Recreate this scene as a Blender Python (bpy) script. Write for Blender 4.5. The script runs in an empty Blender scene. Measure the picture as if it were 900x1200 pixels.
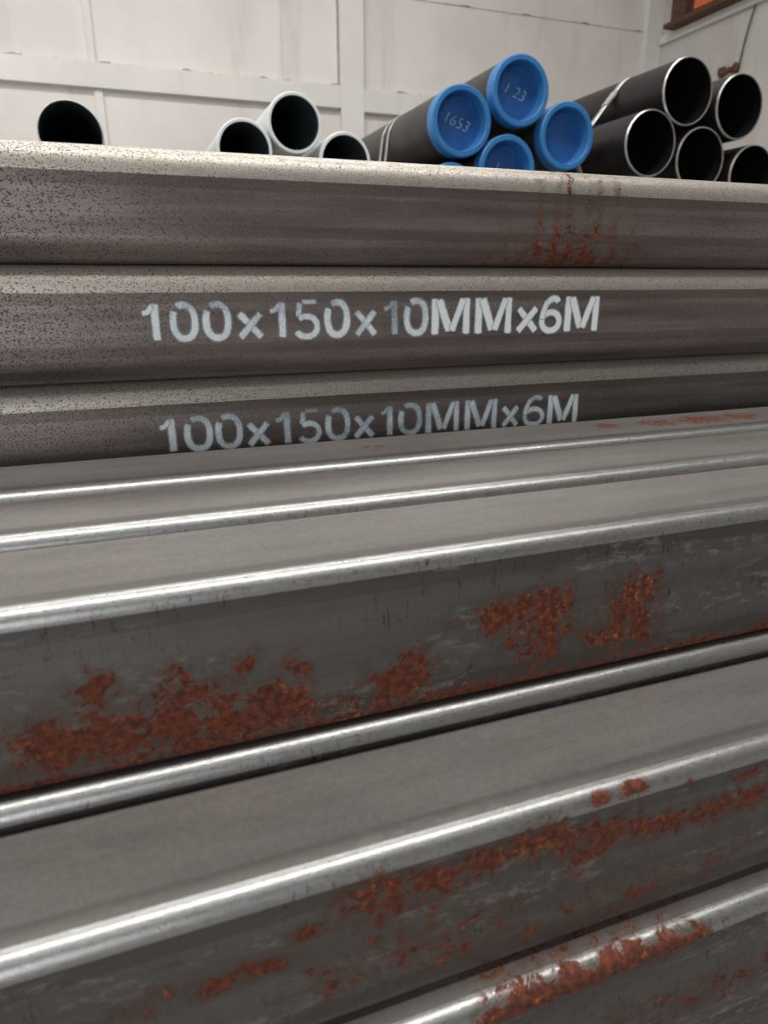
import bpy, bmesh, math, random
import numpy as np
from mathutils import Vector
random.seed(4)
scene = bpy.context.scene
COL = scene.collection
# ------------------------------------------------------------------ camera
IMG_W, IMG_H, FPX = 900, 1200, 800.0
HORIZON, VPX = 328.0, 2777.0
CAM_H = 0.651                                   # camera height above the floor
PITCH = math.atan((600 - HORIZON) / FPX)
TH = math.atan((VPX - 450) / math.hypot(FPX, 600 - HORIZON))   # angle of view to the tubes' axis
FW = np.array([math.cos(PITCH)*math.cos(TH), math.cos(PITCH)*math.sin(TH), -math.sin(PITCH)])
RT = np.array([math.sin(TH), -math.cos(TH), 0.0])
UP = np.cross(RT, FW)
cam_d = bpy.data.cameras.new('camera')
cam = bpy.data.objects.new('camera', cam_d); COL.objects.link(cam)
cam.location = (0, 0, CAM_H)
cam.rotation_euler = (math.pi/2 - PITCH, 0, TH - math.pi/2)
cam_d.sensor_fit = 'VERTICAL'; cam_d.sensor_height = 36.0
cam_d.lens = 36.0 * FPX / IMG_H
cam_d.clip_start = 0.02; cam_d.clip_end = 100
cam_d.dof.use_dof = True; cam_d.dof.focus_distance = 0.66; cam_d.dof.aperture_fstop = cam_d.lens / 2.6
scene.camera = cam
# ------------------------------------------------------------------ light
world = bpy.data.worlds.new('world'); scene.world = world; world.use_nodes = True
world.node_tree.nodes['Background'].inputs[0].default_value = (0.9, 0.95, 1.0, 1)
world.node_tree.nodes['Background'].inputs[1].default_value = 0.3
scene.view_settings.view_transform = 'Standard'; scene.view_settings.look = 'None'
scene.view_settings.gamma = 1.0; scene.view_settings.use_curve_mapping = False
scene.view_settings.exposure = 0.0
ROOF = 6.2
def skylight(x, y, sx, sy, watts, colour=(1.0, 0.975, 0.94)):
    d = bpy.data.lights.new('skylight', 'AREA'); d.shape = 'RECTANGLE'; d.size = sx; d.size_y = sy
    d.energy = watts; d.color = colour
    o = bpy.data.objects.new('skylight', d); COL.objects.link(o); o.location = (x, y, ROOF - 0.06)
    return o
skylight(-0.8, 0.2, 9.0, 0.9, 400)
skylight(-0.8, 4.6, 9.0, 0.9, 400)
skylight(-0.8, -3.6, 9.0, 0.9, 45)
# daylight through the open gate in the wall behind the photographer
gd = bpy.data.lights.new('gate_daylight', 'AREA'); gd.shape = 'RECTANGLE'; gd.size = 4.4; gd.size_y = 3.4
gd.energy = 240; gd.color = (0.93, 0.96, 1.0)
go = bpy.data.objects.new('gate_daylight', gd); COL.objects.link(go); go.location = (-3.6, -6.1, 1.75); go.rotation_euler = (math.pi/2, 0, 0)

# ------------------------------------------------------------------ pixel helpers (camera at the origin of these)
def ray(u, v): return FW + RT*(u-450)/FPX - UP*(v-600)/FPX
def at_y(u, v, y): d = ray(u, v); return d*(y/d[1]) + np.array([0, 0, CAM_H])
def at_x(u, v, x): d = ray(u, v); return d*(x/d[0]) + np.array([0, 0, CAM_H])
def at_z(u, v, z): d = ray(u, v); return d*((z-CAM_H)/d[2]) + np.array([0, 0, CAM_H])
def slope(v): d = ray(450, v); return -d[2]/d[1]           # drop per metre of depth of a line through (450, v)

# ------------------------------------------------------------------ material helpers
class NT:
    def __init__(s, name):
        s.m = bpy.data.materials.new(name); s.m.use_nodes = True
        s.t = s.m.node_tree; s.t.nodes.clear()
        s.out = s.n('ShaderNodeOutputMaterial')
    def n(s, t, **k):
        x = s.t.nodes.new(t)
        for a, b in k.items(): setattr(x, a, b)
        return x
    def put(s, sock, v):
        if isinstance(v, bpy.types.NodeSocket): s.t.links.new(v, sock)
        elif isinstance(v, (tuple, list)) and len(v) == 3 and sock.type == 'RGBA': sock.default_value = (*v, 1)
        else: sock.default_value = v
    def math(s, op, a, b=None, c=None, clamp=False):
        x = s.n('ShaderNodeMath', operation=op, use_clamp=clamp)
        s.put(x.inputs[0], a)
        if b is not None: s.put(x.inputs[1], b)
        if c is not None: s.put(x.inputs[2], c)
        return x.outputs[0]
    def mix(s, f, a, b, mode='MIX'):
        x = s.n('ShaderNodeMix', data_type='RGBA', blend_type=mode)
        s.put(x.inputs[0], f); s.put(x.inputs[6], a); s.put(x.inputs[7], b)
        return x.outputs[2]
    def ramp(s, v, lo, hi, a=0.0, b=1.0, smooth=True):
        x = s.n('ShaderNodeMapRange', interpolation_type='SMOOTHSTEP' if smooth else 'LINEAR')
        s.put(x.inputs[0], v); s.put(x.inputs[1], lo); s.put(x.inputs[2], hi); s.put(x.inputs[3], a); s.put(x.inputs[4], b)
        return x.outputs[0]
    def coords(s, scale=(1, 1, 1), seed=True):
        tc = s.n('ShaderNodeTexCoord'); mp = s.n('ShaderNodeMapping')
        mp.inputs['Scale'].default_value = scale
        if seed:
            oi = s.n('ShaderNodeObjectInfo')
            add = s.n('ShaderNodeVectorMath', operation='ADD')
            comb = s.n('ShaderNodeCombineXYZ')
            s.put(comb.inputs[0], s.math('MULTIPLY', oi.outputs['Random'], 37.0))
            s.put(comb.inputs[1], s.math('MULTIPLY', oi.outputs['Random'], 11.0))
            s.put(add.inputs[0], tc.outputs['Object']); s.put(add.inputs[1], comb.outputs[0])
            s.put(mp.inputs[0], add.outputs[0])
        else: s.put(mp.inputs[0], tc.outputs['Object'])
        return mp.outputs[0]
    def noise(s, vec, scale, detail=4, rough=0.5, dist=0.0, col=False):
        x = s.n('ShaderNodeTexNoise'); s.put(x.inputs['Vector'], vec)
        x.inputs['Scale'].default_value = scale; x.inputs['Detail'].default_value = detail
        x.inputs['Roughness'].default_value = rough; x.inputs['Distortion'].default_value = dist
        return x.outputs[1 if col else 0]
    def bump(s, h, strength, dist, normal=None):
        x = s.n('ShaderNodeBump'); x.inputs['Strength'].default_value = strength; x.inputs['Distance'].default_value = dist
        s.put(x.inputs['Height'], h)
        if normal is not None: s.put(x.inputs['Normal'], normal)
        return x.outputs[0]
    def bsdf(s, col, rough=0.5, metal=0.0, normal=None, spec=0.5):
        x = s.n('ShaderNodeBsdfPrincipled')
        s.put(x.inputs['Base Color'], col); s.put(x.inputs['Roughness'], rough); s.put(x.inputs['Metallic'], metal)
        s.put(x.inputs['Specular IOR Level'], spec)
        if normal is not None: s.put(x.inputs['Normal'], normal)
        s.t.links.new(x.outputs[0], s.out.inputs[0])
        return x

def simple(name, col, rough=0.6, metal=0.0, var=0.15, scale=20.0, spec=0.5):
    t = NT(name); v = t.coords()
    n = t.noise(v, scale, 6, 0.6)
    c = t.mix(t.ramp(n, 0.3, 0.7), tuple(x*(1-var) for x in col), tuple(min(1, x*(1+var)) for x in col))
    t.bsdf(c, rough, metal, t.bump(n, 0.15, 0.002), spec)
    return t.m

def steel(name, dark, light, corner_col, metal=0.75, rough=0.42, corner_rough=0.3, pits=0.0, scuff=0.3, pit_fade=False, dust_toplight=0.0):
    """Hot-rolled tube steel: streaks along the tube, fine grain, pits, and rust where the 'rust' attribute says so."""
    t = NT(name)
    v = t.coords()
    vs = t.coords((0.05, 1, 1))
    vm = t.coords((0.35, 1, 1))
    streak = t.noise(vs, 60, 5, 0.6)
    cloud = t.noise(vm, 18, 6, 0.62)
    grain = t.noise(v, 900, 3, 0.6)
    grit = t.noise(v, 260, 5, 0.7)
    f = t.math('ADD', t.math('MULTIPLY', streak, 0.65), t.math('MULTIPLY', cloud, 0.35))
    col = t.mix(t.ramp(f, 0.34, 0.66), dark, light)
    col = t.mix(t.ramp(grain, 0.35, 0.65, 0.0, 0.3), col, t.mix(1.0, col, (0.55, 0.55, 0.55), 'MULTIPLY'))
    h = t.math('ADD', t.math('MULTIPLY', grain, 0.35), t.math('MULTIPLY', grit, 0.5))
    rough_v = t.math('ADD', rough-0.06, t.math('MULTIPLY', cloud, 0.14))
    # bent corners: bare burnished steel, its pale highlight painted on the front top one; a darker roll mark beside them
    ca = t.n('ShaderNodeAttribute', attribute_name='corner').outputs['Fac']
    ra = t.n('ShaderNodeAttribute', attribute_name='rollmark').outputs['Fac']
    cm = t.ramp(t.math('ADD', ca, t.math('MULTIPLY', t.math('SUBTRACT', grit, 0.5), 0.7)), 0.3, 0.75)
    col = t.mix(t.math('MULTIPLY', t.ramp(t.math('ADD', ra, t.math('MULTIPLY', t.math('SUBTRACT', cloud, 0.5), 1.2)), 0.3, 0.9), 0.45), col, tuple(x*0.6 for x in dark))
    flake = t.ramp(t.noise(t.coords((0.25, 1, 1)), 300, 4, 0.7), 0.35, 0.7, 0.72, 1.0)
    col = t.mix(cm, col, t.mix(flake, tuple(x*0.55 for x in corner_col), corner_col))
    h = t.math('ADD', h, t.math('MULTIPLY', cm, t.math('MULTIPLY', t.noise(t.coords((1.0, 0.6, 0.6)), 1100, 3, 0.7), 0.35)))
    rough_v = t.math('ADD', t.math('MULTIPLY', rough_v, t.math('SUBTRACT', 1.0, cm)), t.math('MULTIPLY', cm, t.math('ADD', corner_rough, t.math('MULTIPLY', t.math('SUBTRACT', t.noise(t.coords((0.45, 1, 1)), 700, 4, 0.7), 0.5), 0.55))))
    if scuff:
        nz = t.n('ShaderNodeSeparateXYZ'); t.put(nz.inputs[0], t.n('ShaderNodeTexCoord').outputs['Normal'])
        side = t.ramp(nz.outputs[2], 0.3, 0.9, 1.0, 0.22)      # sides are scraped in handling, tops only dusty
        sc = t.noise(t.coords((1.0, 1, 0.22)), 320, 6, 0.75, 0.6)
        reg = t.ramp(t.noise(vm, 26, 3, 0.5), 0.44, 0.6)
        m = t.math('MULTIPLY', t.ramp(sc, 0.56, 0.66), t.math('MULTIPLY', t.math('MULTIPLY', reg, side), scuff))
        col = t.mix(m, col, tuple(x*0.3 for x in dark))
        reg2 = t.ramp(t.noise(t.coords((0.25, 1, 1)), 34, 4, 0.6), 0.48, 0.62)
        m2 = t.math('MULTIPLY', t.ramp(t.noise(t.coords((0.5, 1, 1.4)), 150, 6, 0.7), 0.5, 0.6), t.math('MULTIPLY', t.math('MULTIPLY', reg2, side), scuff*0.8))
        col = t.mix(m2, col, tuple(min(1, x*1.65) for x in light))
    if pits:
        pn = t.noise(t.coords((0.8, 1, 1.2)), 700, 2, 0.55)
        dens = t.ramp(t.noise(vm, 11, 3, 0.5), 0.3, 0.7, 0.0, 0.05)
        pm = t.ramp(t.math('ADD', pn, dens), 0.592, 0.635)
        if pit_fade:
            sx = t.n('ShaderNodeSeparateXYZ'); tc = t.n('ShaderNodeTexCoord'); t.put(sx.inputs[0], tc.outputs['Object'])
            pm = t.math('MULTIPLY', pm, t.ramp(sx.outputs[0], -0.55, 0.35, 1.0, 0.62))
        pm = t.math('MULTIPLY', pm, pits)
        col = t.mix(pm, col, (0.045, 0.034, 0.026))
        rough_v = t.math('ADD', rough_v, t.math('MULTIPLY', pm, 0.3))
        h = t.math('SUBTRACT', h, t.math('MULTIPLY', pm, 1.2))
    if dust_toplight:      # dusty tone on upward faces, also painting them as if better lit
        dz = t.n('ShaderNodeSeparateXYZ'); t.put(dz.inputs[0], t.n('ShaderNodeTexCoord').outputs['Normal'])
        dm = t.math('MULTIPLY', t.ramp(dz.outputs[2], 0.93, 0.995), t.math('MULTIPLY', t.ramp(cloud, 0.2, 0.8, 0.75, 1.0), dust_toplight))
        dm = t.math('MULTIPLY', dm, t.math('SUBTRACT', 1.0, t.math('MULTIPLY', ra, 0.45)))
        dm = t.math('MULTIPLY', dm, t.math('SUBTRACT', 1.0, cm))
        col = t.mix(dm, col, t.mix(t.ramp(grit, 0.3, 0.7), (0.25, 0.228, 0.215), (0.36, 0.333, 0.315)))
        metal = t.math('MULTIPLY', metal, t.math('SUBTRACT', 1.0, dm))
    # rust
    at = t.n('ShaderNodeAttribute', attribute_name='rust').outputs['Fac']
    rn = t.noise(v, 75, 12, 0.74, 0.5)
    rf = t.math('ADD', at, t.math('MULTIPLY', t.math('SUBTRACT', rn, 0.5), 2.7))
    rmask = t.math('MULTIPLY', t.ramp(rf, 0.46, 0.58), t.ramp(at, 0.04, 0.16))
    halo = t.math('MULTIPLY', t.ramp(rf, 0.12, 0.5), t.ramp(at, 0.03, 0.3, 0.0, 0.5))
    rc = t.noise(v, 210, 6, 0.7)
    rc2 = t.noise(v, 45, 4, 0.6)
    rcol = t.mix(t.ramp(rc, 0.35, 0.68), (0.05, 0.014, 0.008), (0.185, 0.042, 0.014))
    rcol = t.mix(t.math('MULTIPLY', t.ramp(rc2, 0.52, 0.7), t.ramp(rc, 0.5, 0.66, 0, 0.9)), rcol, (0.48, 0.15, 0.035))
    col = t.mix(halo, col, (0.125, 0.062, 0.036))
    col = t.mix(rmask, col, rcol)
    met = t.math('MULTIPLY', metal, t.math('SUBTRACT', 1.0, rmask))
    rough_f = t.math('ADD', rough_v, t.math('MULTIPLY', rmask, 0.42), clamp=True)
    h = t.math('ADD', h, t.math('MULTIPLY', rmask, t.math('ADD', 0.6, t.math('MULTIPLY', rc, 2.0))))
    t.bsdf(col, rough_f, met, t.bump(h, 0.35, 0.0006))
    return t.m

M = {}
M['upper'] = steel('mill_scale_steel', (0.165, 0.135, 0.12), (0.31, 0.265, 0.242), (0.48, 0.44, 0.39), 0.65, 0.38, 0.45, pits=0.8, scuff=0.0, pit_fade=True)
M['lower'] = steel('dark_tube_steel', (0.145, 0.134, 0.126), (0.20, 0.186, 0.176), (0.38, 0.385, 0.375), 0.8, 0.46, 0.345, pits=0.0, scuff=0.9, dust_toplight=0.36)
def wall_mat(name, col, grime):
    t = NT(name); v = t.coords((1, 1, 1), seed=False)
    a = t.noise(v, 0.9, 6, 0.6); b = t.noise(t.coords((1, 1, 0.12), seed=False), 3.2, 6, 0.65); g = t.noise(v, 40, 4, 0.6)
    c = t.mix(t.ramp(a, 0.3, 0.72), tuple(x*0.86 for x in col), col)
    c = t.mix(t.ramp(b, 0.52, 0.78, 0, grime), c, (0.42, 0.38, 0.34))
    t.bsdf(c, 0.85, 0, t.bump(g, 0.2, 0.01), 0.2)
    return t.m
M['wall'] = wall_mat('painted_concrete', (0.77, 0.735, 0.70), 0.42)
M['frame'] = wall_mat('painted_concrete_frame', (0.79, 0.76, 0.735), 0.28)
M['wall_r'] = wall_mat('grey_render', (0.6, 0.575, 0.55), 0.5)
M['floor'] = wall_mat('dusty_concrete', (0.22, 0.21, 0.2), 0.4)
M['roof'] = simple('roof_sheet', (0.35, 0.35, 0.35), 0.7)
M['shutter'] = simple('dark_shed_wall', (0.16, 0.155, 0.15), 0.8)
M['dirt'] = simple('dirt_line', (0.30, 0.265, 0.235), 0.9, var=0.3, scale=30)
M['blue'] = simple('blue_plastic', (0.032, 0.185, 0.45), 0.42, 0, 0.1, 30)
M['blue_d'] = simple('blue_plastic_shaded', (0.018, 0.10, 0.31), 0.45, 0, 0.15, 25)  # shade of the recessed disc put into a darker blue
M['chalk'] = simple('white_chalk', (0.6, 0.68, 0.78), 0.9)
M['blk'] = simple('black_varnished_steel', (0.014, 0.0125, 0.012), 0.4, 0.0, 0.25, 14, 0.3)
M['brn'] = simple('brown_varnished_steel', (0.042, 0.036, 0.033), 0.48, 0.0, 0.25, 10, 0.35)
M['inner'] = simple('shaded_bore', (0.005, 0.005, 0.005), 0.8, 0, 0.2, 20, 0.1)  # darkness inside the pipes painted as near-black colour
M['teal'] = simple('shaded_teal_bore', (0.03, 0.042, 0.048), 0.7, 0, 0.2, 20)  # inner shade of the pale pipes painted in as dark teal
M['rim'] = simple('bare_steel_rim', (0.6, 0.58, 0.55), 0.35, 0.8, 0.15, 60)
M['galv'] = simple('galvanised_steel', (0.62, 0.64, 0.63), 0.5, 0.2, 0.1, 30)
M['galvrim'] = simple('galvanised_rim', (0.78, 0.82, 0.81), 0.5, 0.1, 0.05, 30)
M['strap'] = simple('steel_strap', (0.5, 0.5, 0.49), 0.4, 0.6, 0.2, 50)
M['wood'] = simple('bearer_timber', (0.2, 0.13, 0.08), 0.8, 0, 0.3, 12)
M['rusty'] = simple('rusty_iron', (0.11, 0.055, 0.035), 0.85, 0, 0.4, 30)
M['orange'] = simple('orange_paint', (0.55, 0.13, 0.04), 0.6, 0, 0.3, 5)
M['cable'] = simple('dark_cable', (0.09, 0.07, 0.06), 0.7)
def spray():
    t = NT('sprayed_white_paint')
    cov = t.n('ShaderNodeAttribute', attribute_name='cov').outputs['Fac']
    v = t.coords(seed=True)
    a = t.noise(v, 420, 5, 0.7); b = t.noise(v, 60, 3, 0.5)
    f = t.math('ADD', cov, t.math('ADD', t.math('MULTIPLY', t.math('SUBTRACT', a, 0.5), 0.6), t.math('MULTIPLY', t.math('SUBTRACT', b, 0.5), 0.5)))
    alpha = t.math('MULTIPLY', t.ramp(f, 0.12, 0.78), 0.96)
    col = t.mix(t.ramp(f, 0.3, 1.0), (0.42, 0.52, 0.58), (0.86, 0.89, 0.88))
    p = t.bsdf(col, 0.75, 0, None, 0.2)
    t.put(p.inputs['Alpha'], alpha)
    return t.m
M['spray'] = spray()

# ------------------------------------------------------------------ object helpers
def link(name, me, mat, parent=None, loc=None):
    o = bpy.data.objects.new(name, me); COL.objects.link(o)
    if mat is not None and not me.materials: me.materials.append(mat)
    if parent is not None: o.parent = parent
    if loc is not None: o.location = loc
    return o
def tag(o, label=None, cat=None, group=None, kind=None):
    if label: o['label'] = label
    if cat: o['category'] = cat
    if group: o['group'] = group
    if kind: o['kind'] = kind
    return o
def empty(name, loc):
    o = bpy.data.objects.new(name, None); COL.objects.link(o); o.location = loc; o.empty_display_size = 0.05
    return o
def box_mesh(name, lo, hi, bevel=0.0):
    bm = bmesh.new(); bmesh.ops.create_cube(bm, size=1.0)
    for v in bm.verts:
        for i in range(3): v.co[i] = lo[i] if v.co[i] < 0 else hi[i]
    if bevel: bmesh.ops.bevel(bm, geom=bm.edges[:], offset=bevel, segments=2, affect='EDGES')
    me = bpy.data.meshes.new(name); bm.to_mesh(me); bm.free(); return me
def box(name, lo, hi, mat, parent=None, bevel=0.0):
    c = [(lo[i]+hi[i])/2 for i in range(3)]; c[2] = lo[2]
    if parent is not None: c = [0, 0, 0]
    me = box_mesh(name, [lo[i]-c[i] for i in range(3)], [hi[i]-c[i] for i in range(3)], bevel)
    return link(name, me, mat, parent, c)
def mesh_np(name, verts, faces, smooth=True):
    me = bpy.data.meshes.new(name); me.from_pydata([tuple(map(float, v)) for v in verts], [], faces)
    if smooth: me.shade_smooth()
    me.update(); return me

# ------------------------------------------------------------------ room
WY, WX = 8.6, 6.93          # back wall depth, right wall
def struct(name, lo, hi, mat, bevel=0.0):
    o = box(name, lo, hi, mat, None, bevel); o['kind'] = 'structure'; return o
struct('floor', (-8.2, -6.2, -0.2), (WX+0.2, WY+0.2, 0.0), M['floor'])
wall_back = struct('wall_back', (-8.2, WY, 0), (WX+0.2, WY+0.2, ROOF), M['wall'])
struct('wall_right', (WX, -6.2, 0), (WX+0.2, WY, ROOF), M['wall_r'])
struct('wall_left', (-8.2, -6.2, 0), (-8.0, WY, ROOF), M['wall'])
struct('wall_front', (-8.2, -6.4, 0), (WX+0.2, -6.2, ROOF), M['shutter'])
struct('ceiling', (-8.2, -6.4, ROOF), (WX+0.2, WY+0.2, ROOF+0.1), M['roof'])
bt, bb = at_y(0, 64, WY)[2], at_y(0, 95, WY)[2]
c0, c1 = at_y(397, 60, WY)[0], at_y(424, 60, WY)[0]
PR = 0.07
struct('trim_1', (-8.0, WY-PR, bb), (c0, WY, bt), M['frame'], 0.004)            # ring beam left of the column
struct('trim_2', (c0, WY-PR-0.004, 0), (c1, WY, ROOF), M['frame'], 0.004)       # column
struct('trim_3', (c1, WY-PR, bb-0.02), (WX-0.25, WY, bt-0.02), M['frame'], 0.004)
struct('trim_4', (WX-0.245, WY-0.09, 0), (WX, WY, ROOF), M['frame'], 0.006)      # corner pier
# paint seams on the panels
s1 = at_y(104, 20, WY)[0]
struct('trim_5', (s1-0.05, WY-0.03, bt), (s1+0.02, WY, ROOF), M['frame'], 0.003)
s1 = at_y(121, 150, WY)[0]
struct('trim_6', (s1-0.045, WY-0.03, 0), (s1+0.035, WY, bb), M['frame'], 0.003)
s2 = at_y(327, 40, WY)[0]
struct('trim_7', (s2-0.012, WY-0.014, bt), (s2+0.02, WY, ROOF), M['frame'], 0.002)
# grime collected along the joints
def grime(n, x0, x1, z, amp, th, seed):
    rnd = random.Random(seed); vs = []; k = int((x1-x0)/0.025)
    for i in range(k+1):
        x = x0+(x1-x0)*i/k; hgt = th*(0.3+0.6*rnd.random()+amp*max(0, 0.55*math.sin(x*7.3+seed)+0.35*math.sin(x*23.1)+0.25*rnd.random()-0.35))
        vs += [(x, WY-0.003, z), (x, WY-0.003, z+hgt)]
    fs = [(2*i, 2*i+2, 2*i+3, 2*i+1) for i in range(k)]
    o = link('trim_%d' % n, mesh_np('grime', vs, fs, False), M['dirt']); o['kind'] = 'structure'
grime(8, -4.0, c0, bt, 1.3, 0.022, 1)
grime(9, c1, WX-0.25, bt-0.02, 1.3, 0.02, 2)
o = struct('trim_10', (c0-0.02, WY-0.005, bt), (c0, WY, ROOF), M['dirt'])
zc = at_y(660, 25, WY)[2]
grime(11, c1+0.4, WX-0.25, zc, 2.0, 0.012, 3)

# ------------------------------------------------------------------ tubes
def profile(w, hgt, r, nseg, nflat):
    """rounded rectangle in (y, z), y from 0 (front) to w, z from 0 to hgt; also marks the burnished corners (painted highlight on the front top one) and the roll marks beside them"""
    pts, cor, edg = [], [], []
    def flat(a, b, n):
        L = math.hypot(b[0]-a[0], b[1]-a[1])
        ds = [0, 0.0012, 0.009, 0.0125]; ds = ds + [L-d for d in ds[1:]]
        ds += [0.0125+(L-0.025)*i/n for i in range(1, n)]
        for d in sorted(ds):
            f = d/L; m = min(d, L-d)
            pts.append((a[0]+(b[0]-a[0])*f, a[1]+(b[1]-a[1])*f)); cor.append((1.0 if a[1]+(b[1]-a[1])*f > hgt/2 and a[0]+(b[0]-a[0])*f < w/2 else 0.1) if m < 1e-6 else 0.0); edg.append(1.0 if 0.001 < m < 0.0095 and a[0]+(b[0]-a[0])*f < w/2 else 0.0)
    def arc(cy, cz, a0, n):
        for i in range(n):
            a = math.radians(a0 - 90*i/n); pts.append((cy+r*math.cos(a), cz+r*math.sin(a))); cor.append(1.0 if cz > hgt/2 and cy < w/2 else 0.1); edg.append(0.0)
    flat((0, r), (0, hgt-r), nflat); arc(r, hgt-r, 180, nseg)
    flat((r, hgt), (w-r, hgt), nflat); arc(w-r, hgt-r, 90, nseg)
    flat((w, hgt-r), (w, r), 2); arc(w-r, r, 0, nseg)
    flat((w-r, 0), (r, 0), 2); arc(r, r, -90, nseg)
    return np.array(pts), cor, edg
def tube_mesh(w, hgt, r, t, x0, x1, dense=None, rust=None, origin=None):
    nseg = 8
    P, cor, edg = profile(w, hgt, r, nseg, 14 if dense else 2); n = len(P)
    cy, cz = w/2, hgt/2
    ri = max(r-t, 0.002)
    # inner loop follows the outer one at the wall thickness
    Q = []
    for y, z in P:
        iy = min(max(y, t), w-t); iz = min(max(z, t), hgt-t)
        ky = min(max(y, r), w-r); kz = min(max(z, r), hgt-r)
        d = math.hypot(y-ky, z-kz)
        if d > 1e-9 and r > t: Q.append((ky+(y-ky)*ri/d, kz+(z-kz)*ri/d))
        else: Q.append((iy, iz))
    Q = np.array(Q)
    xs = [x0, x1]
    if dense: xs = [x0] + list(np.arange(dense[0], dense[1], dense[2])) + [x1]
    V = []; Fc = []
    for x in xs:
        V += [(x, y, z) for y, z in P]
    for i in range(len(xs)-1):
        for j in range(n):
            k = (j+1) % n; Fc.append((i*n+j, i*n+k, (i+1)*n+k, (i+1)*n+j))
    b = len(V)
    for x in (x0, x1): V += [(x, y, z) for y, z in Q]
    for j in range(n):
        k = (j+1) % n; Fc.append((b+j, b+n+j, b+n+k, b+k))
    for e, x in enumerate((x0, x1)):
        c = len(V)
        V += [(x, y, z) for y, z in P] + [(x, y, z) for y, z in Q]
        for j in range(n):
            k = (j+1) % n
            q = (c+j, c+n+j, c+n+k, c+k)
            Fc.append(q if e == 0 else q[::-1])
    me = mesh_np('tube', V, Fc)
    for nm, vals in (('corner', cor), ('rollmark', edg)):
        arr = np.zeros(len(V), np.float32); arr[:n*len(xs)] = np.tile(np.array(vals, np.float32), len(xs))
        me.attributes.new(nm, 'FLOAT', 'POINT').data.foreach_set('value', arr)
    if rust is not None and dense:
        A = np.array(V) + np.array(origin)
        val = rust(A).astype(np.float32)
        at = me.attributes.new('rust', 'FLOAT', 'POINT'); at.data.foreach_set('value', val)
    return me
def blobs(lst, y=None, z=None):
    """stains given as (u, v, ru, rv, strength): pixel centre on the face y=... (or z=...), radii in pixels at that distance"""
    B = []
    for u, v, ru, rv, s in lst:
        c = at_y(u, v, y) if y is not None else at_z(u, v, z)
        dep = (c-np.array([0, 0, CAM_H])) @ FW
        mpp = dep/FPX
        B.append((c, ru*mpp*1.15, rv*mpp, s))
    return B
def rust_field(B, extra=None):
    def f(A):
        tot = np.zeros(len(A))
        for c, rx, rz, s in B:
            d = A-c
            q = (d[:, 0]/rx)**2 + (d[:, 1]**2+d[:, 2]**2)/rz**2
            tot = np.maximum(tot, s*np.exp(-0.5*q))
        if extra is not None: tot = np.maximum(tot, extra(A))
        return np.clip(tot, 0, 1.3)
    return f

HL = 0.151; TW = 0.0995
RL, RU = 0.0092, 0.0225
def front_y(v, drop): return (drop+0.0016)/slope(v) - 0.0037
HA, HB = HL-0.008, HL-0.005
yA, yB, yC = front_y(540, HA), front_y(584, HB), front_y(657, HL)
HC = 0.1055
dD = HL+HC; yD = front_y(849, dD)
dE = dD+0.009; yE = front_y(1001, dE)
dF = dE+0.1035
yF = front_y(1222, dF)
print('fronts', yA, yB, yC, yD, yE, yF)
VIS = (-0.5, 1.6, 0.005)
tubes = {}
def tube(key, name, y, top_drop, w, hgt, r, t, x0, L, mat, label, cat='steel tube', group=None, rust=None, dense=None):
    zt = CAM_H-top_drop-hgt
    loc = (x0+L/2, y, zt)
    me = tube_mesh(w, hgt, r, t, -L/2, L/2, None if dense is None else (dense[0]-loc[0], dense[1]-loc[0], dense[2]), rust, loc)
    o = link(name, me, mat, None, loc)
    tag(o, label, cat, group); tubes[key] = o
    return o
g_up, g_lo, g_hid = 'rectangular tubes of the rear stack', 'square tubes of the front bundle', 'tubes buried in the stacks'
YU = 0.664
# rear stack, from the top
def streaks(A):
    x = A[:, 0]; z = A[:, 2]-CAM_H
    cx = at_y(665, 270, YU)[0]
    base = np.exp(-0.5*((x-cx)/0.075)**2)
    run = np.maximum.reduce([np.exp(-0.5*((x-at_y(u, 250, YU)[0])/0.0035)**2) for u in (632, 655, 668, 690, 702, 722, 745)])
    low = np.exp(-0.5*((z-0.018)/0.02)**2)
    return np.where(A[:, 1] < YU+0.03, base*(0.40*low + 0.28*run + 0.13), 0)
tube('u1', 'rectangular_tube', YU, -0.1075, 0.15, 0.0945, RU, 0.01, -2.9, 6.0, M['upper'],
     'topmost pitted steel tube of the rear stack, faint brown rust runs, no lettering', group=g_up, rust=streaks, dense=(-0.3, 1.2, 0.004))
tube('u2', 'rectangular_tube', YU, -0.0125, 0.15, 0.1015, RU, 0.01, -2.86, 6.0, M['upper'],
     'brown-grey steel tube with complete white stencilled size lettering, second from top of rear stack', group=g_up)
YU3 = YU+0.016
tube('u3', 'rectangular_tube', YU3, 0.0895, 0.15, 0.0975, RU, 0.01, -2.92, 6.0, M['upper'],
     'brown-grey steel tube whose white stencilled lettering touches the tube lying before it', group=g_up)
for i in range(3):
    tube('u%d' % (4+i), 'rectangular_tube', YU3+0.003*i, 0.1875+0.1*i, 0.15, 0.0995, RU, 0.01, -2.9+0.02*i, 6.0, M['upper'],
         'rectangular steel tube buried low in the rear stack', group=g_hid)
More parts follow.
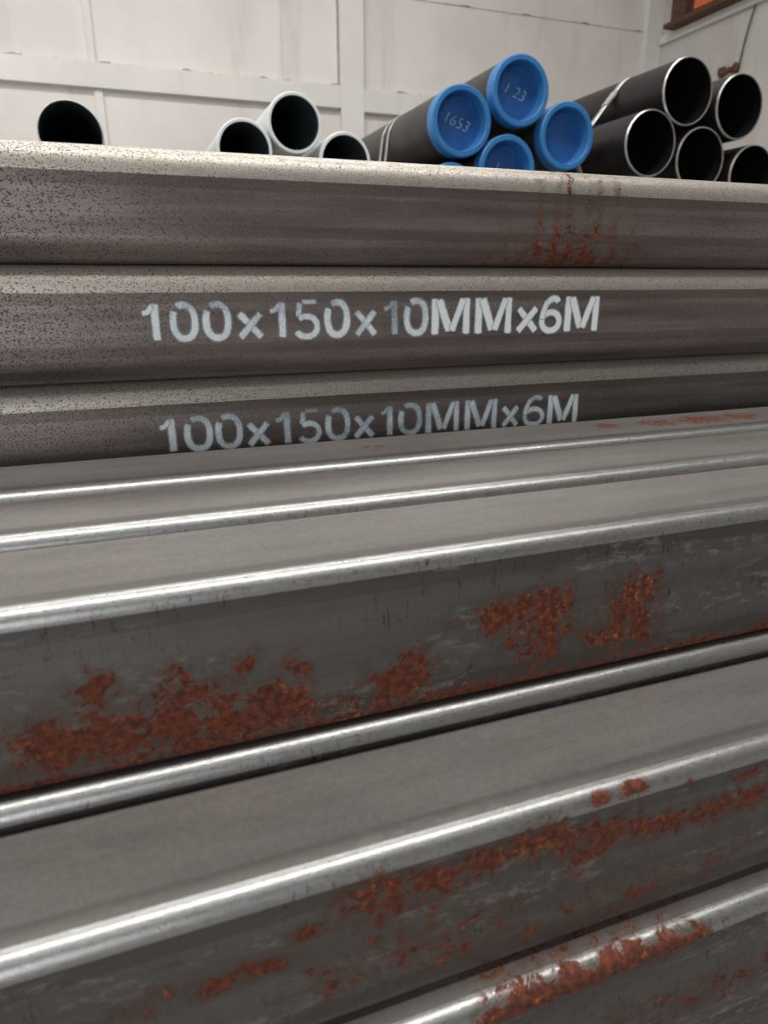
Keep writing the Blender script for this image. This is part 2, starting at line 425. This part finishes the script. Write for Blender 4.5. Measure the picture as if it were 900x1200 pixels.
# front bundle, upper row
za = CAM_H-HA
A_far = yA+0.102
tube('A', 'square_tube', yA, HA, 0.092, 0.113, RL, 0.005, -2.7, 6.0, M['lower'],
     'grey steel square tube lying against the rear stack, small orange rust marks on its top', group=g_lo,
     rust=rust_field(blobs([(712, 499, 9, 10, .8), (770, 495, 16, 14, .8), (820, 491, 22, 16, .9), (868, 488, 16, 14, .85), (440, 523, 14, 5, .6)], z=za)), dense=VIS)
tube('B', 'square_tube', yB, HB, yA-yB-0.0015, 0.110, RL, 0.005, -2.74, 6.0, M['lower'],
     'narrow grey steel square tube in the middle of the front bundle top row', group=g_lo)
lowC = CAM_H-HL-HC
def edgeC(A):
    z = A[:, 2]-lowC
    return np.where(A[:, 1] < yC+0.03, 0.72*np.exp(-0.5*((z-0.004)/0.006)**2), 0)
CB = [(40, 868, 40, 14, .72), (70, 870, 40, 26, .8), (115, 845, 24, 42, .72), (140, 872, 40, 22, .85), (125, 805, 16, 16, .6), (205, 850, 24, 34, .8), (218, 815, 14, 26, .66),
      (265, 828, 22, 30, .8), (290, 845, 34, 24, .9), (295, 775, 8, 12, .6), (335, 828, 26, 28, .85), (350, 790, 12, 22, .6), (412, 822, 14, 12, .8), (470, 800, 28, 22, .82),
      (485, 775, 12, 16, .66), (455, 820, 30, 10, .7), (600, 722, 34, 16, .9), (635, 715, 26, 26, .9), (625, 745, 26, 20, .8), (580, 715, 24, 12, .66), (660, 735, 14, 14, .6),
      (740, 712, 22, 28, .9), (757, 690, 14, 16, .75), (720, 742, 26, 14, .85), (752, 735, 18, 20, .7), (545, 728, 16, 6, .6), (600, 700, 20, 12, .6), (650, 700, 16, 14, .6), (555, 720, 12, 6, .6), (640, 765, 14, 10, .7), (600, 755, 16, 8, .6), (690, 748, 10, 8, .6), (205, 800, 12, 18, .55), (160, 850, 20, 20, .7)]
tube('C', 'square_tube', yC, HL, yB-yC-0.0015, HC-0.0005, RL, 0.005, -2.66, 6.0, M['lower'],
     'grey steel square tube with red-brown rust patches blooming along the lower part of its side', group=g_lo,
     rust=rust_field(blobs([(u, v, ru*1.2, rv*1.25, st*0.95) for u, v, ru, rv, st in CB], y=yC), edgeC), dense=VIS)
# second row
tube('D', 'square_tube', yD, dD, 0.0985, 0.112, RL, 0.005, -2.72, 6.0, M['lower'],
     'steel square tube wedged under the rust-blotched one, only its rounded silvery edge showing', group=g_lo)
EB = [(700, 978, 40, 14, .8), (640, 985, 36, 18, .85), (690, 1000, 22, 14, .8), (570, 1008, 40, 12, .8), (545, 1022, 14, 18, .75), (505, 1035, 34, 14, .85), (440, 1040, 30, 12, .7), (420, 1062, 24, 16, .7),
      (470, 1055, 40, 20, .72), (360, 1092, 18, 9, .8), (780, 965, 34, 12, .85), (840, 945, 34, 14, .85), (880, 935, 26, 14, .7), (815, 918, 16, 6, .6), (880, 905, 30, 6, .75),
      (310, 1135, 26, 10, .85), (265, 1150, 26, 12, .85), (180, 1172, 26, 10, .6), (700, 1060, 120, 34, .42), (500, 1110, 140, 34, .46), (850, 1010, 60, 26, .36), (195, 1132, 10, 5, .6), (160, 1185, 60, 12, .5)]
EBp = blobs([(u, v, ru*1.15, rv*1.3, st*.95) for u, v, ru, rv, st in EB], y=yE) + blobs([(704, 937, 9, 7, 1.25), (746, 922, 12, 7.5, 1.3), (779, 914, 3, 3, .7)], z=CAM_H-dE-0.004)
tube('E', 'square_tube', yE, dE, yD-yE-0.0015, 0.103, RL, 0.005, -2.6, 6.0, M['lower'],
     'grey steel square tube with trailing side rust and two rust spots on its rim', group=g_lo,
     rust=rust_field(EBp), dense=(-0.4, 0.9, 0.004))
for i, y in enumerate((yD+0.101, yD+0.203)):
    tube('D%d' % i, 'square_tube', y, dD, 0.0985, 0.112, RL, 0.005, -2.7-0.03*i, 6.0, M['lower'], 'square steel tube buried inside the front bundle', group=g_hid)
# third row
HF = (CAM_H-dF)-at_y(900, 1184, yF)[2]; print('HF', HF)
fx0, fx1 = at_y(560, 1185, yF)[0], at_y(838, 1062, yF)[0]
def rustF(A):
    x = A[:, 0]; z = A[:, 2]-(CAM_H-dF)
    inx = 1/(1+np.exp(-(x-fx0)/0.004)) * 1/(1+np.exp((x-fx1)/0.003))
    rim = 0.9*np.exp(-0.5*((z+0.0085)/0.0034)**2)+0.42*np.exp(-0.5*((z+0.002)/0.004)**2)
    lowb = 0.44*np.exp(-0.5*((z+0.06)/0.016)**2)
    return np.where(A[:, 1] < yF+0.0075, np.maximum(inx*rim, lowb), np.where(A[:, 1] < yF+0.03, 0.34*inx, 0))
tube('F', 'square_tube', yF, dF, yE-yF+0.097, HF, RL, 0.005, -2.64, 6.0, M['lower'],
     'lowest steel square tube in view, long rust scab peeling along its rounded edge', group=g_lo, rust=rustF, dense=(-0.3, 0.7, 0.003))
y = yE+0.0985
for i in range(3):
    tube('F%d' % i, 'square_tube', y+0.1*i, dF, 0.0985, HF, RL, 0.005, -2.7-0.03*i, 6.0, M['lower'], 'square steel tube buried inside the front bundle', group=g_hid)
for i in range(4):
    tube('G%d' % i, 'square_tube', yF+0.02+0.105*i, dF+HF+0.001, 0.0985, 0.0985, RL, 0.005, -2.66-0.02*i, 6.0, M['lower'], 'square steel tube buried inside the front bundle', group=g_hid)
# timber bearers under the stacks
gb = CAM_H-dF-HF-0.001-0.0985-0.0005
for x in (-2.0, 0.3, 2.6):
    b = box('timber_bearer', (x-0.05, yF-0.03, 0), (x+0.05, YU-0.03, gb), M['wood'], None, 0.004)
    tag(b, 'timber bearer on the floor beneath the front bundle of tubes', 'bearer', 'bearers under the front bundle')
    b = box('timber_bearer', (x-0.05, YU, 0), (x+0.05, YU+0.2, CAM_H-0.1875-0.3+0.0005), M['wood'], None, 0.004)
    tag(b, 'timber bearer on the floor beneath the rear stack of tubes', 'bearer', 'bearers under the rear stack')

# ------------------------------------------------------------------ stencilled lettering
def arc_pts(cx, cy, rx, ry, a0, a1, n=22, p=2.35):
    out = []
    for i in range(n+1):
        a = math.radians(a0+(a1-a0)*i/n); c, s = math.cos(a), math.sin(a)
        out.append((cx+rx*math.copysign(abs(c)**(2/p), c), cy+ry*math.copysign(abs(s)**(2/p), s)))
    return out
# strokes in a box 1 wide, 1 high (stroke centre lines), each with its width in glyph heights
def glyph(ch):
    if ch == '1': return [([(.70, .97), (.70, .03)], .23), ([(.08, .70), (.40, .74), (.66, .93)], .16)]
    if ch == '0': return [(arc_pts(.5, .5, .36, .41, 128, -222, 30), .215)]
    if ch == 'x': return [([(.12, .70), (.88, .05)], .21), ([(.88, .70), (.12, .05)], .21)]
    if ch == '5': return [([(.86, .93), (.28, .93)], .14), ([(.26, .95), (.18, .52)], .18), ([(.16, .50)] + arc_pts(.46, .32, .38, .255, 125, -160, 20, 2.1), .195)]
    if ch == '6': return [(arc_pts(.5, .31, .36, .245, 150, -210, 24, 2.1), .2), ([(.80, .80), (.70, .90), (.52, .92), (.30, .80), (.17, .55), (.14, .34)], .2)]
    if ch == 'M': return [([(.12, .99), (.12, .01)], .24), ([(.88, .99), (.88, .01)], .22), ([(.20, .97), (.48, .10)], .25), ([(.80, .97), (.52, .10)], .21)]
def lettering(owner, yface, items, zb, zt, seed):
    """items: (char, u0, u1, strength); zb/zt map x to the baseline and cap height on the face"""
    rnd = random.Random(seed)
    V, Fc, C = [], [], []; lift = 0
    for ch, u0, u1, st in items:
        x0, x1 = at_y(u0, 372, yface)[0], at_y(u1, 372, yface)[0]
        for pts, wd in glyph(ch):
            lift += 1
            z0, z1 = zb(x0), zt(x0); H = z1-z0
            P = np.array([(x0+(x1-x0)*a, zb(x0+(x1-x0)*a)+(zt(x0+(x1-x0)*a)-zb(x0+(x1-x0)*a))*b) for a, b in pts])
            # resample
            seg = np.hypot(*(P[1:]-P[:-1]).T); s = np.concatenate([[0], np.cumsum(seg)]); n = max(6, int(s[-1]/0.0022))
            tt = np.linspace(0, s[-1], n); Pr = np.stack([np.interp(tt, s, P[:, 0]), np.interp(tt, s, P[:, 1])], 1)
            T = np.gradient(Pr, axis=0); T /= np.linalg.norm(T, axis=1)[:, None]+1e-9; N = np.stack([-T[:, 1], T[:, 0]], 1)
            hw = wd*H/2
            b0 = len(V); offs = (-1.5, -0.98, -0.55, 0, 0.55, 0.98, 1.5); cov = (0, .42, .95, 1.0, .95, .42, 0)
            for i in range(n):
                e = min(1.0, min(i, n-1-i)*0.0022/0.0028+0.25)
                up = (Pr[i, 1]-z0)/H
                fade = 1.0 - 0.42*max(0, up-0.5)*2*(1-st*0.55)
                for o_, c_ in zip(offs, cov):
                    q = Pr[i]+N[i]*hw*o_
                    V.append((q[0], yface-0.00012-0.000012*lift, q[1])); C.append(c_*e*fade*st)
            for i in range(n-1):
                for k in range(6):
                    a = b0+i*7+k; Fc.append((a, a+1, a+8, a+7))
    V = np.array(V)-np.array(owner.location)
    me = mesh_np('stencil_lettering', V, Fc, False)
    at = me.attributes.new('cov', 'FLOAT', 'POINT'); at.data.foreach_set('value', np.array(C, np.float32))
    o = link('stencil_lettering', me, M['spray'], owner)
    o['label'] = 'white sprayed stencil lettering 100x150x10MMx6M'
    return o
def lin(x0, z0, x1, z1): return lambda x: z0+(z1-z0)*(x-x0)/(x1-x0)
L2 = [('1', 162, 190, .9), ('0', 197, 233, .8), ('0', 236, 272, .78), ('x', 275, 311, .74), ('1', 313, 338, .74), ('5', 343, 377, .76), ('0', 379, 411, .78), ('x', 413, 444, .7),
      ('1', 446, 469, .58), ('0', 472, 503, .72), ('M', 504, 552, 1.0), ('M', 555, 601, 1.0), ('x', 603, 632, .95), ('6', 631, 659, .92), ('M', 660, 702, 1.0)]
a, b = at_y(185, 402, YU), at_y(690, 389, YU); c, d = at_y(185, 353, YU), at_y(690, 345.5, YU)
lettering(tubes['u2'], YU, L2, lin(a[0], a[2], b[0], b[2]), lin(c[0], c[2], d[0], d[2]), 5)
L3 = [('1', 169, 196, .85), ('0', 201, 240, .78), ('0', 240, 277, .74), ('x', 278, 312, .7), ('1', 313, 338, .66), ('5', 343, 375, .68), ('0', 376, 410, .66), ('x', 410, 441, .66),
      ('1', 443, 463, .66), ('0', 466, 498, .62), ('M', 499, 544, .7), ('M', 547, 590, .72), ('x', 592, 617, .74), ('6', 618, 648, .72), ('M', 648, 688, .88)]
a, b = at_y(185, 533, YU3), at_y(670, 496, YU3); c, d = at_y(185, 489, YU3), at_y(670, 460, YU3)
lettering(tubes['u3'], YU3, L3, lin(a[0], a[2], b[0], b[2]), lin(c[0], c[2], d[0], d[2]), 6)

# ------------------------------------------------------------------ round pipes of the store behind
def lathe_mesh(name, prof, n=48):
    """prof: (y, radius) along +Y"""
    V, Fc = [], []
    for yy, r in prof:
        for i in range(n):
            a = 2*math.pi*i/n; V.append((r*math.cos(a), yy, r*math.sin(a)))
    for j in range(len(prof)-1):
        for i in range(n):
            k = (i+1) % n; Fc.append((j*n+i, (j+1)*n+i, (j+1)*n+k, j*n+k))
    me = mesh_np(name, V, Fc, True)
    me.set_sharp_from_angle(angle=math.radians(32))
    return me
pipe_cache = {}
def pipe(kind, u, v, y, label, group, D, L=6.0, xyz=None):
    c = at_y(u, v, y) if xyz is None else np.array(xyz)
    R = D/2
    t = {'blue': 0.008, 'black': 0.006, 'white': 0.0105, 'thin': 0.004}[kind]
    root = empty('round_pipe', (c[0], c[1], c[2]-R))
    tag(root, label, 'pipe', group)
    if (kind, D) not in pipe_cache:
        body = lathe_mesh('pipe_body', [(0.006, R), (L, R), (L, R-t)])
        bore = lathe_mesh('pipe_bore', [(L, R-t), (0.004, R-t)])
        rim = lathe_mesh('pipe_rim', [(0.004, R-t), (0.0, R-t+0.001), (0.0, R-0.0025), (0.006, R)])
        body.materials.append({'blue': M['brn'], 'black': M['blk'], 'white': M['galv'], 'thin': M['galv']}[kind])
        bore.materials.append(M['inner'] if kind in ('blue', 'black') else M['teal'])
        rim.materials.append({'blue': M['brn'], 'black': M['rim'], 'white': M['galvrim'], 'thin': M['galv']}[kind])
        pipe_cache[(kind, D)] = (body, bore, rim)
    body, bore, rim = pipe_cache[(kind, D)]
    for nme, me in (('body', body), ('bore', bore), ('rim', rim)):
        o = link(nme, me, None, root, (0, 0, R))
    return root, c
# blue end protectors with a recessed face
def end_cap(root, R, note=None, rot=0.0):
    if 'cap' not in pipe_cache:
        Rc = R+0.0025
        m1 = lathe_mesh('cap_rim', [(0.035, R+0.0006), (0.035, Rc), (-0.008, Rc), (-0.012, Rc-0.004), (-0.012, Rc*0.845), (-0.009, Rc*0.82), (0.03, Rc*0.80)])
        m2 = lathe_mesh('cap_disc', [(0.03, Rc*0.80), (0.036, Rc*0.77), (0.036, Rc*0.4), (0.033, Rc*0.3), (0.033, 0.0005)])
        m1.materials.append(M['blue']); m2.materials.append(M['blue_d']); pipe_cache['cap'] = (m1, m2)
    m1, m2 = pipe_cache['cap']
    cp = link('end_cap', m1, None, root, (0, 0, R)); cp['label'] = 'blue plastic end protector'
    cd = link('cap_disc', m2, None, cp)
    if note:
        t = bpy.data.curves.new('chalk_number', 'FONT'); t.body = note; t.size = 0.052; t.align_x = 'CENTER'; t.align_y = 'CENTER'; t.shear = 0.2; t.offset = -0.0016
        to = bpy.data.objects.new('tmp', t); COL.objects.link(to)
        dg = bpy.context.evaluated_depsgraph_get(); me = bpy.data.meshes.new_from_object(to.evaluated_get(dg))
        bpy.data.objects.remove(to)
        me.materials.clear()
        n = link('chalk_number', me, M['chalk'], cp, (-0.004, 0.0315, 0.004)); n.rotation_euler = (math.pi/2, rot, 0)
        n['label'] = 'hand chalked number'
DB = 0.217; YB = 2.38
gblue, gblack, gwhite = 'blue-capped pipes', 'open black pipes', 'pale galvanised pipes'
blue = []
for u, v, note, lab in [(540, 142.5, '1653', 'dark pipe with blue end cap chalked 1653, steel bands round its body'),
                        (609, 107, '1 23', 'dark pipe with blue end cap topmost of the blue-capped bundle'),
                        (663, 160, None, 'dark pipe with unmarked blue end cap beside the open black pipes'),
                        (593, 199, '1 6', 'dark pipe with blue end cap sunk below and between three other capped pipes'),
                        (527, 232, None, 'dark pipe with blue cap barely showing above the top tube')]:
    r, c = pipe('blue', u, v, YB, lab, gblue, DB); end_cap(r, DB/2, note, 0.32); blue.append(c)
black = []
DK = 0.221; YK = 2.27
for u, v, lab in [(807, 107, 'open black pipe with bright rim, topmost of its bundle, steel band across it'),
                  (867.5, 125, 'open black pipe with bright rim, resting right of the topmost one by the corner'),
                  (763, 168, 'open black pipe with bright rim next to the unmarked blue cap'),
                  (821, 187, 'open black pipe with bright rim under the gap between the two highest open ones'),
                  (881, 206, 'open black pipe with bright rim, lowest, half sunk behind the top tube')]:
    r, c = pipe('black', u, v, YK, lab, gblack, DK); black.append(c)
white = []
DW = 0.166; YW = 2.25
for u, v, lab in [(287, 175, 'pale open pipe with white rim leaning left under the raised one of the trio'),
                  (346, 144, 'pale open pipe with white rim raised on top of two others'),
                  (405, 189, 'pale open pipe with white rim next to the banded blue-capped pipes')]:
    r, c = pipe('white', u, v, YW, lab, gwhite, DW); white.append(c)
r, c = pipe('thin', 83, 157, 2.25, 'thin-walled pale open pipe lying on its own before the white wall', None, 0.168); white.append(c)
# steel bands
def hull(pts):
    pts = sorted(map(tuple, pts))
    def half(ps):
        h = []
        for q in ps:
            while len(h) > 1 and (h[-1][0]-h[-2][0])*(q[1]-h[-2][1])-(h[-1][1]-h[-2][1])*(q[0]-h[-2][0]) <= 0: h.pop()
            h.append(q)
        return h
    a, b = half(pts), half(pts[::-1]); return a[:-1]+b[:-1]
def strap(cs, R, y0, wd, label, group, slant=0.0, buckle=None):
    pts = []
    for c in cs:
        for i in range(64):
            a = 2*math.pi*i/64; pts.append((c[0]+(R+0.0015)*math.cos(a), c[2]+(R+0.0015)*math.sin(a)))
    Hh = hull(pts); n = len(Hh); cx = np.mean([h[0] for h in Hh]); cz = min(h[1] for h in Hh)
    V, Fc = [], []
    for x, z in Hh:
        k = 1+0.0015/math.hypot(x-cx, z-cz-0.2)
        yy = y0+slant*(x-cx)
        V += [(x-cx, -wd/2, z-cz), (x-cx, wd/2, z-cz)]
    for i in range(n):
        k = (i+1) % n; Fc.append((2*i, 2*i+1, 2*k+1, 2*k))
    me = mesh_np('strap', V, Fc, True)
    o = link('steel_strap', me, M['strap'], None, (cx, y0, cz)); md = o.modifiers.new('thick', 'SOLIDIFY'); md.thickness = 0.0012; md.offset = 1
    tag(o, label, 'strap', group)
    if buckle is not None:
        # sit the seal on the straight run of band nearest the wanted point
        bp = at_y(*buckle, y0-wd/2)
        best = None
        for i in range(n):
            p, q = np.array(Hh[i]), np.array(Hh[(i+1) % n])
            t = np.clip(np.dot([bp[0]-p[0], bp[2]-p[1]], q-p)/np.dot(q-p, q-p), 0, 1); c = p+(q-p)*t
            dd = np.hypot(*(c-[bp[0], bp[2]]))
            if best is None or dd < best[0]: best = (dd, c, q-p)
        _, c, dr = best
        for j, off in enumerate((-0.018, 0.0, 0.02)):
            dn = dr/np.linalg.norm(dr)
            b = link('seal', box_mesh('seal', (-0.013, -wd/2-0.003, -0.004), (0.013, wd/2+0.003, 0.004), 0.0015), M['strap'], o,
                     (c[0]-cx+dn[0]*off, 0.002*(j-1), c[1]-cz+dn[1]*off))
            b.rotation_euler = (0, -math.atan2(dr[1], dr[0])+0.15*(j-1), 0)
    return o
for dy in (2.80, 2.865):
    strap(blue, DB/2, dy, 0.022, 'narrow pale steel band wrapped around the blue-capped pipes', 'bands round the blue-capped bundle')
strap(black, DK/2, 2.56, 0.032, 'pale steel band with crimped seal wrapped around the open black pipes', None, buckle=(716, 112))
# rack that carries the pipes (behind the tubes)
for grp, D, what in ((blue, DB, 'blue-capped pipes'), (black, DK, 'open black pipes'), (white[:3], DW, 'trio of white-rimmed pipes'), (white[3:], 0.168, 'single thin-walled pipe')):
    zt = min(c[2] for c in grp)-D/2; xl = min(c[0] for c in grp)-D*0.4; xr = max(c[0] for c in grp)+D*0.4
    org = ((xl+xr)/2, 5.3, 0)
    rk = empty('pipe_rack', org); tag(rk, 'low rusty steel rack on the floor carrying the '+what, 'rack', 'pipe racks')
    def rackbox(name, lo, hi):
        return link(name, box_mesh(name, [lo[i]-org[i] for i in range(3)], [hi[i]-org[i] for i in range(3)], 0.004), M['rusty'], rk)
    for y in (3.2, 7.4):
        rackbox('beam', (xl, y-0.06, zt-0.1), (xr, y+0.06, zt))
        for x in (xl, xr-0.06): rackbox('leg', (x, y-0.03, 0), (x+0.06, y+0.03, zt-0.1))

# ------------------------------------------------------------------ things on the right wall
p0, p1 = at_x(776, 27, WX-0.22), at_x(868, 1, WX-0.22)
zb = (p0[2]+p1[2])/2
cb = empty('crane_rail_beam', (WX-0.1, 4.5, zb)); tag(cb, 'rusty orange-painted rail beam running along the side wall near the ceiling', 'beam')
def cbx(name, lo, hi, mat): return link(name, box_mesh(name, lo, hi, 0.004), mat, cb)
yb0, yb1 = -3.0, WY-0.35-4.5
cbx('lower_flange', (-0.12, yb0, 0.0), (0.095, yb1, 0.05), M['rusty'])
cbx('web', (-0.02, yb0, 0.05), (0.02, yb1, 0.42), M['rusty'])
cbx('upper_flange', (-0.12, yb0, 0.42), (0.095, yb1, 0.47), M['rusty'])
for k in range(7): cbx('stiffener', (-0.11, yb1-0.35-k*1.0, 0.05), (0.09, yb1-0.32-k*1.0, 0.42), M['rusty'])
cbx('painted_plate', (-0.115, yb1-1.9, 0.06), (-0.10, yb1-0.5, 0.36), M['orange'])
# ledge under it
struct('trim_12', (WX-0.05, -6.2, zb-0.09), (WX, WY-0.1, zb-0.002), M['frame'], 0.004)
def wire(name, pts, rad, mat):
    V, Fc = [], []; n = 8
    for p in pts:
        for i in range(n):
            a = 2*math.pi*i/n; V.append((p[0]+rad*math.cos(a), p[1]+rad*math.sin(a), p[2]))
    for j in range(len(pts)-1):
        for i in range(n):
            k = (i+1) % n; Fc.append((j*n+i, j*n+k, (j+1)*n+k, (j+1)*n+i))
    return mesh_np(name, V, Fc)
XC = WX-0.03
q0, q1 = at_x(889, -4, XC), at_x(866, 76, XC)
cw = empty('hanging_cable', tuple(q1)); tag(cw, 'thin dark cable slanting down the side wall to a rusty hook', 'cable')
pts = []
for i in range(9):
    f = i/8; b = q1+(q0-q1)*f*1.12; pts.append(tuple(b-q1+np.array([0, 0.02*math.sin(f*3.1), 0])))
link('wire', wire('wire', pts, 0.009, None), M['cable'], cw)
h0, h1 = at_x(841, 86, XC), at_x(866, 78, XC)
n = 16; V = []; Fc = []
for i in range(n):
    f = i/(n-1); c = h0+(h1-h0)*f - q1; rr = 0.035+0.02*math.sin(f*9)+0.012*random.random()
    if i in (0, n-1): rr = 0.008
    for k in range(10):
        a = 2*math.pi*k/10; V.append((c[0]+rr*0.6*math.cos(a), c[1]+0.0, c[2]+rr*math.sin(a)+0.01*math.sin(i*1.7)))
for i in range(n-1):
    for k in range(10): m = (k+1) % 10; Fc.append((i*10+k, i*10+m, (i+1)*10+m, (i+1)*10+k))
Fc += [tuple(range(10)), tuple(range((n-1)*10, n*10))[::-1]]
link('hook', mesh_np('hook', V, Fc), M['rusty'], cw)
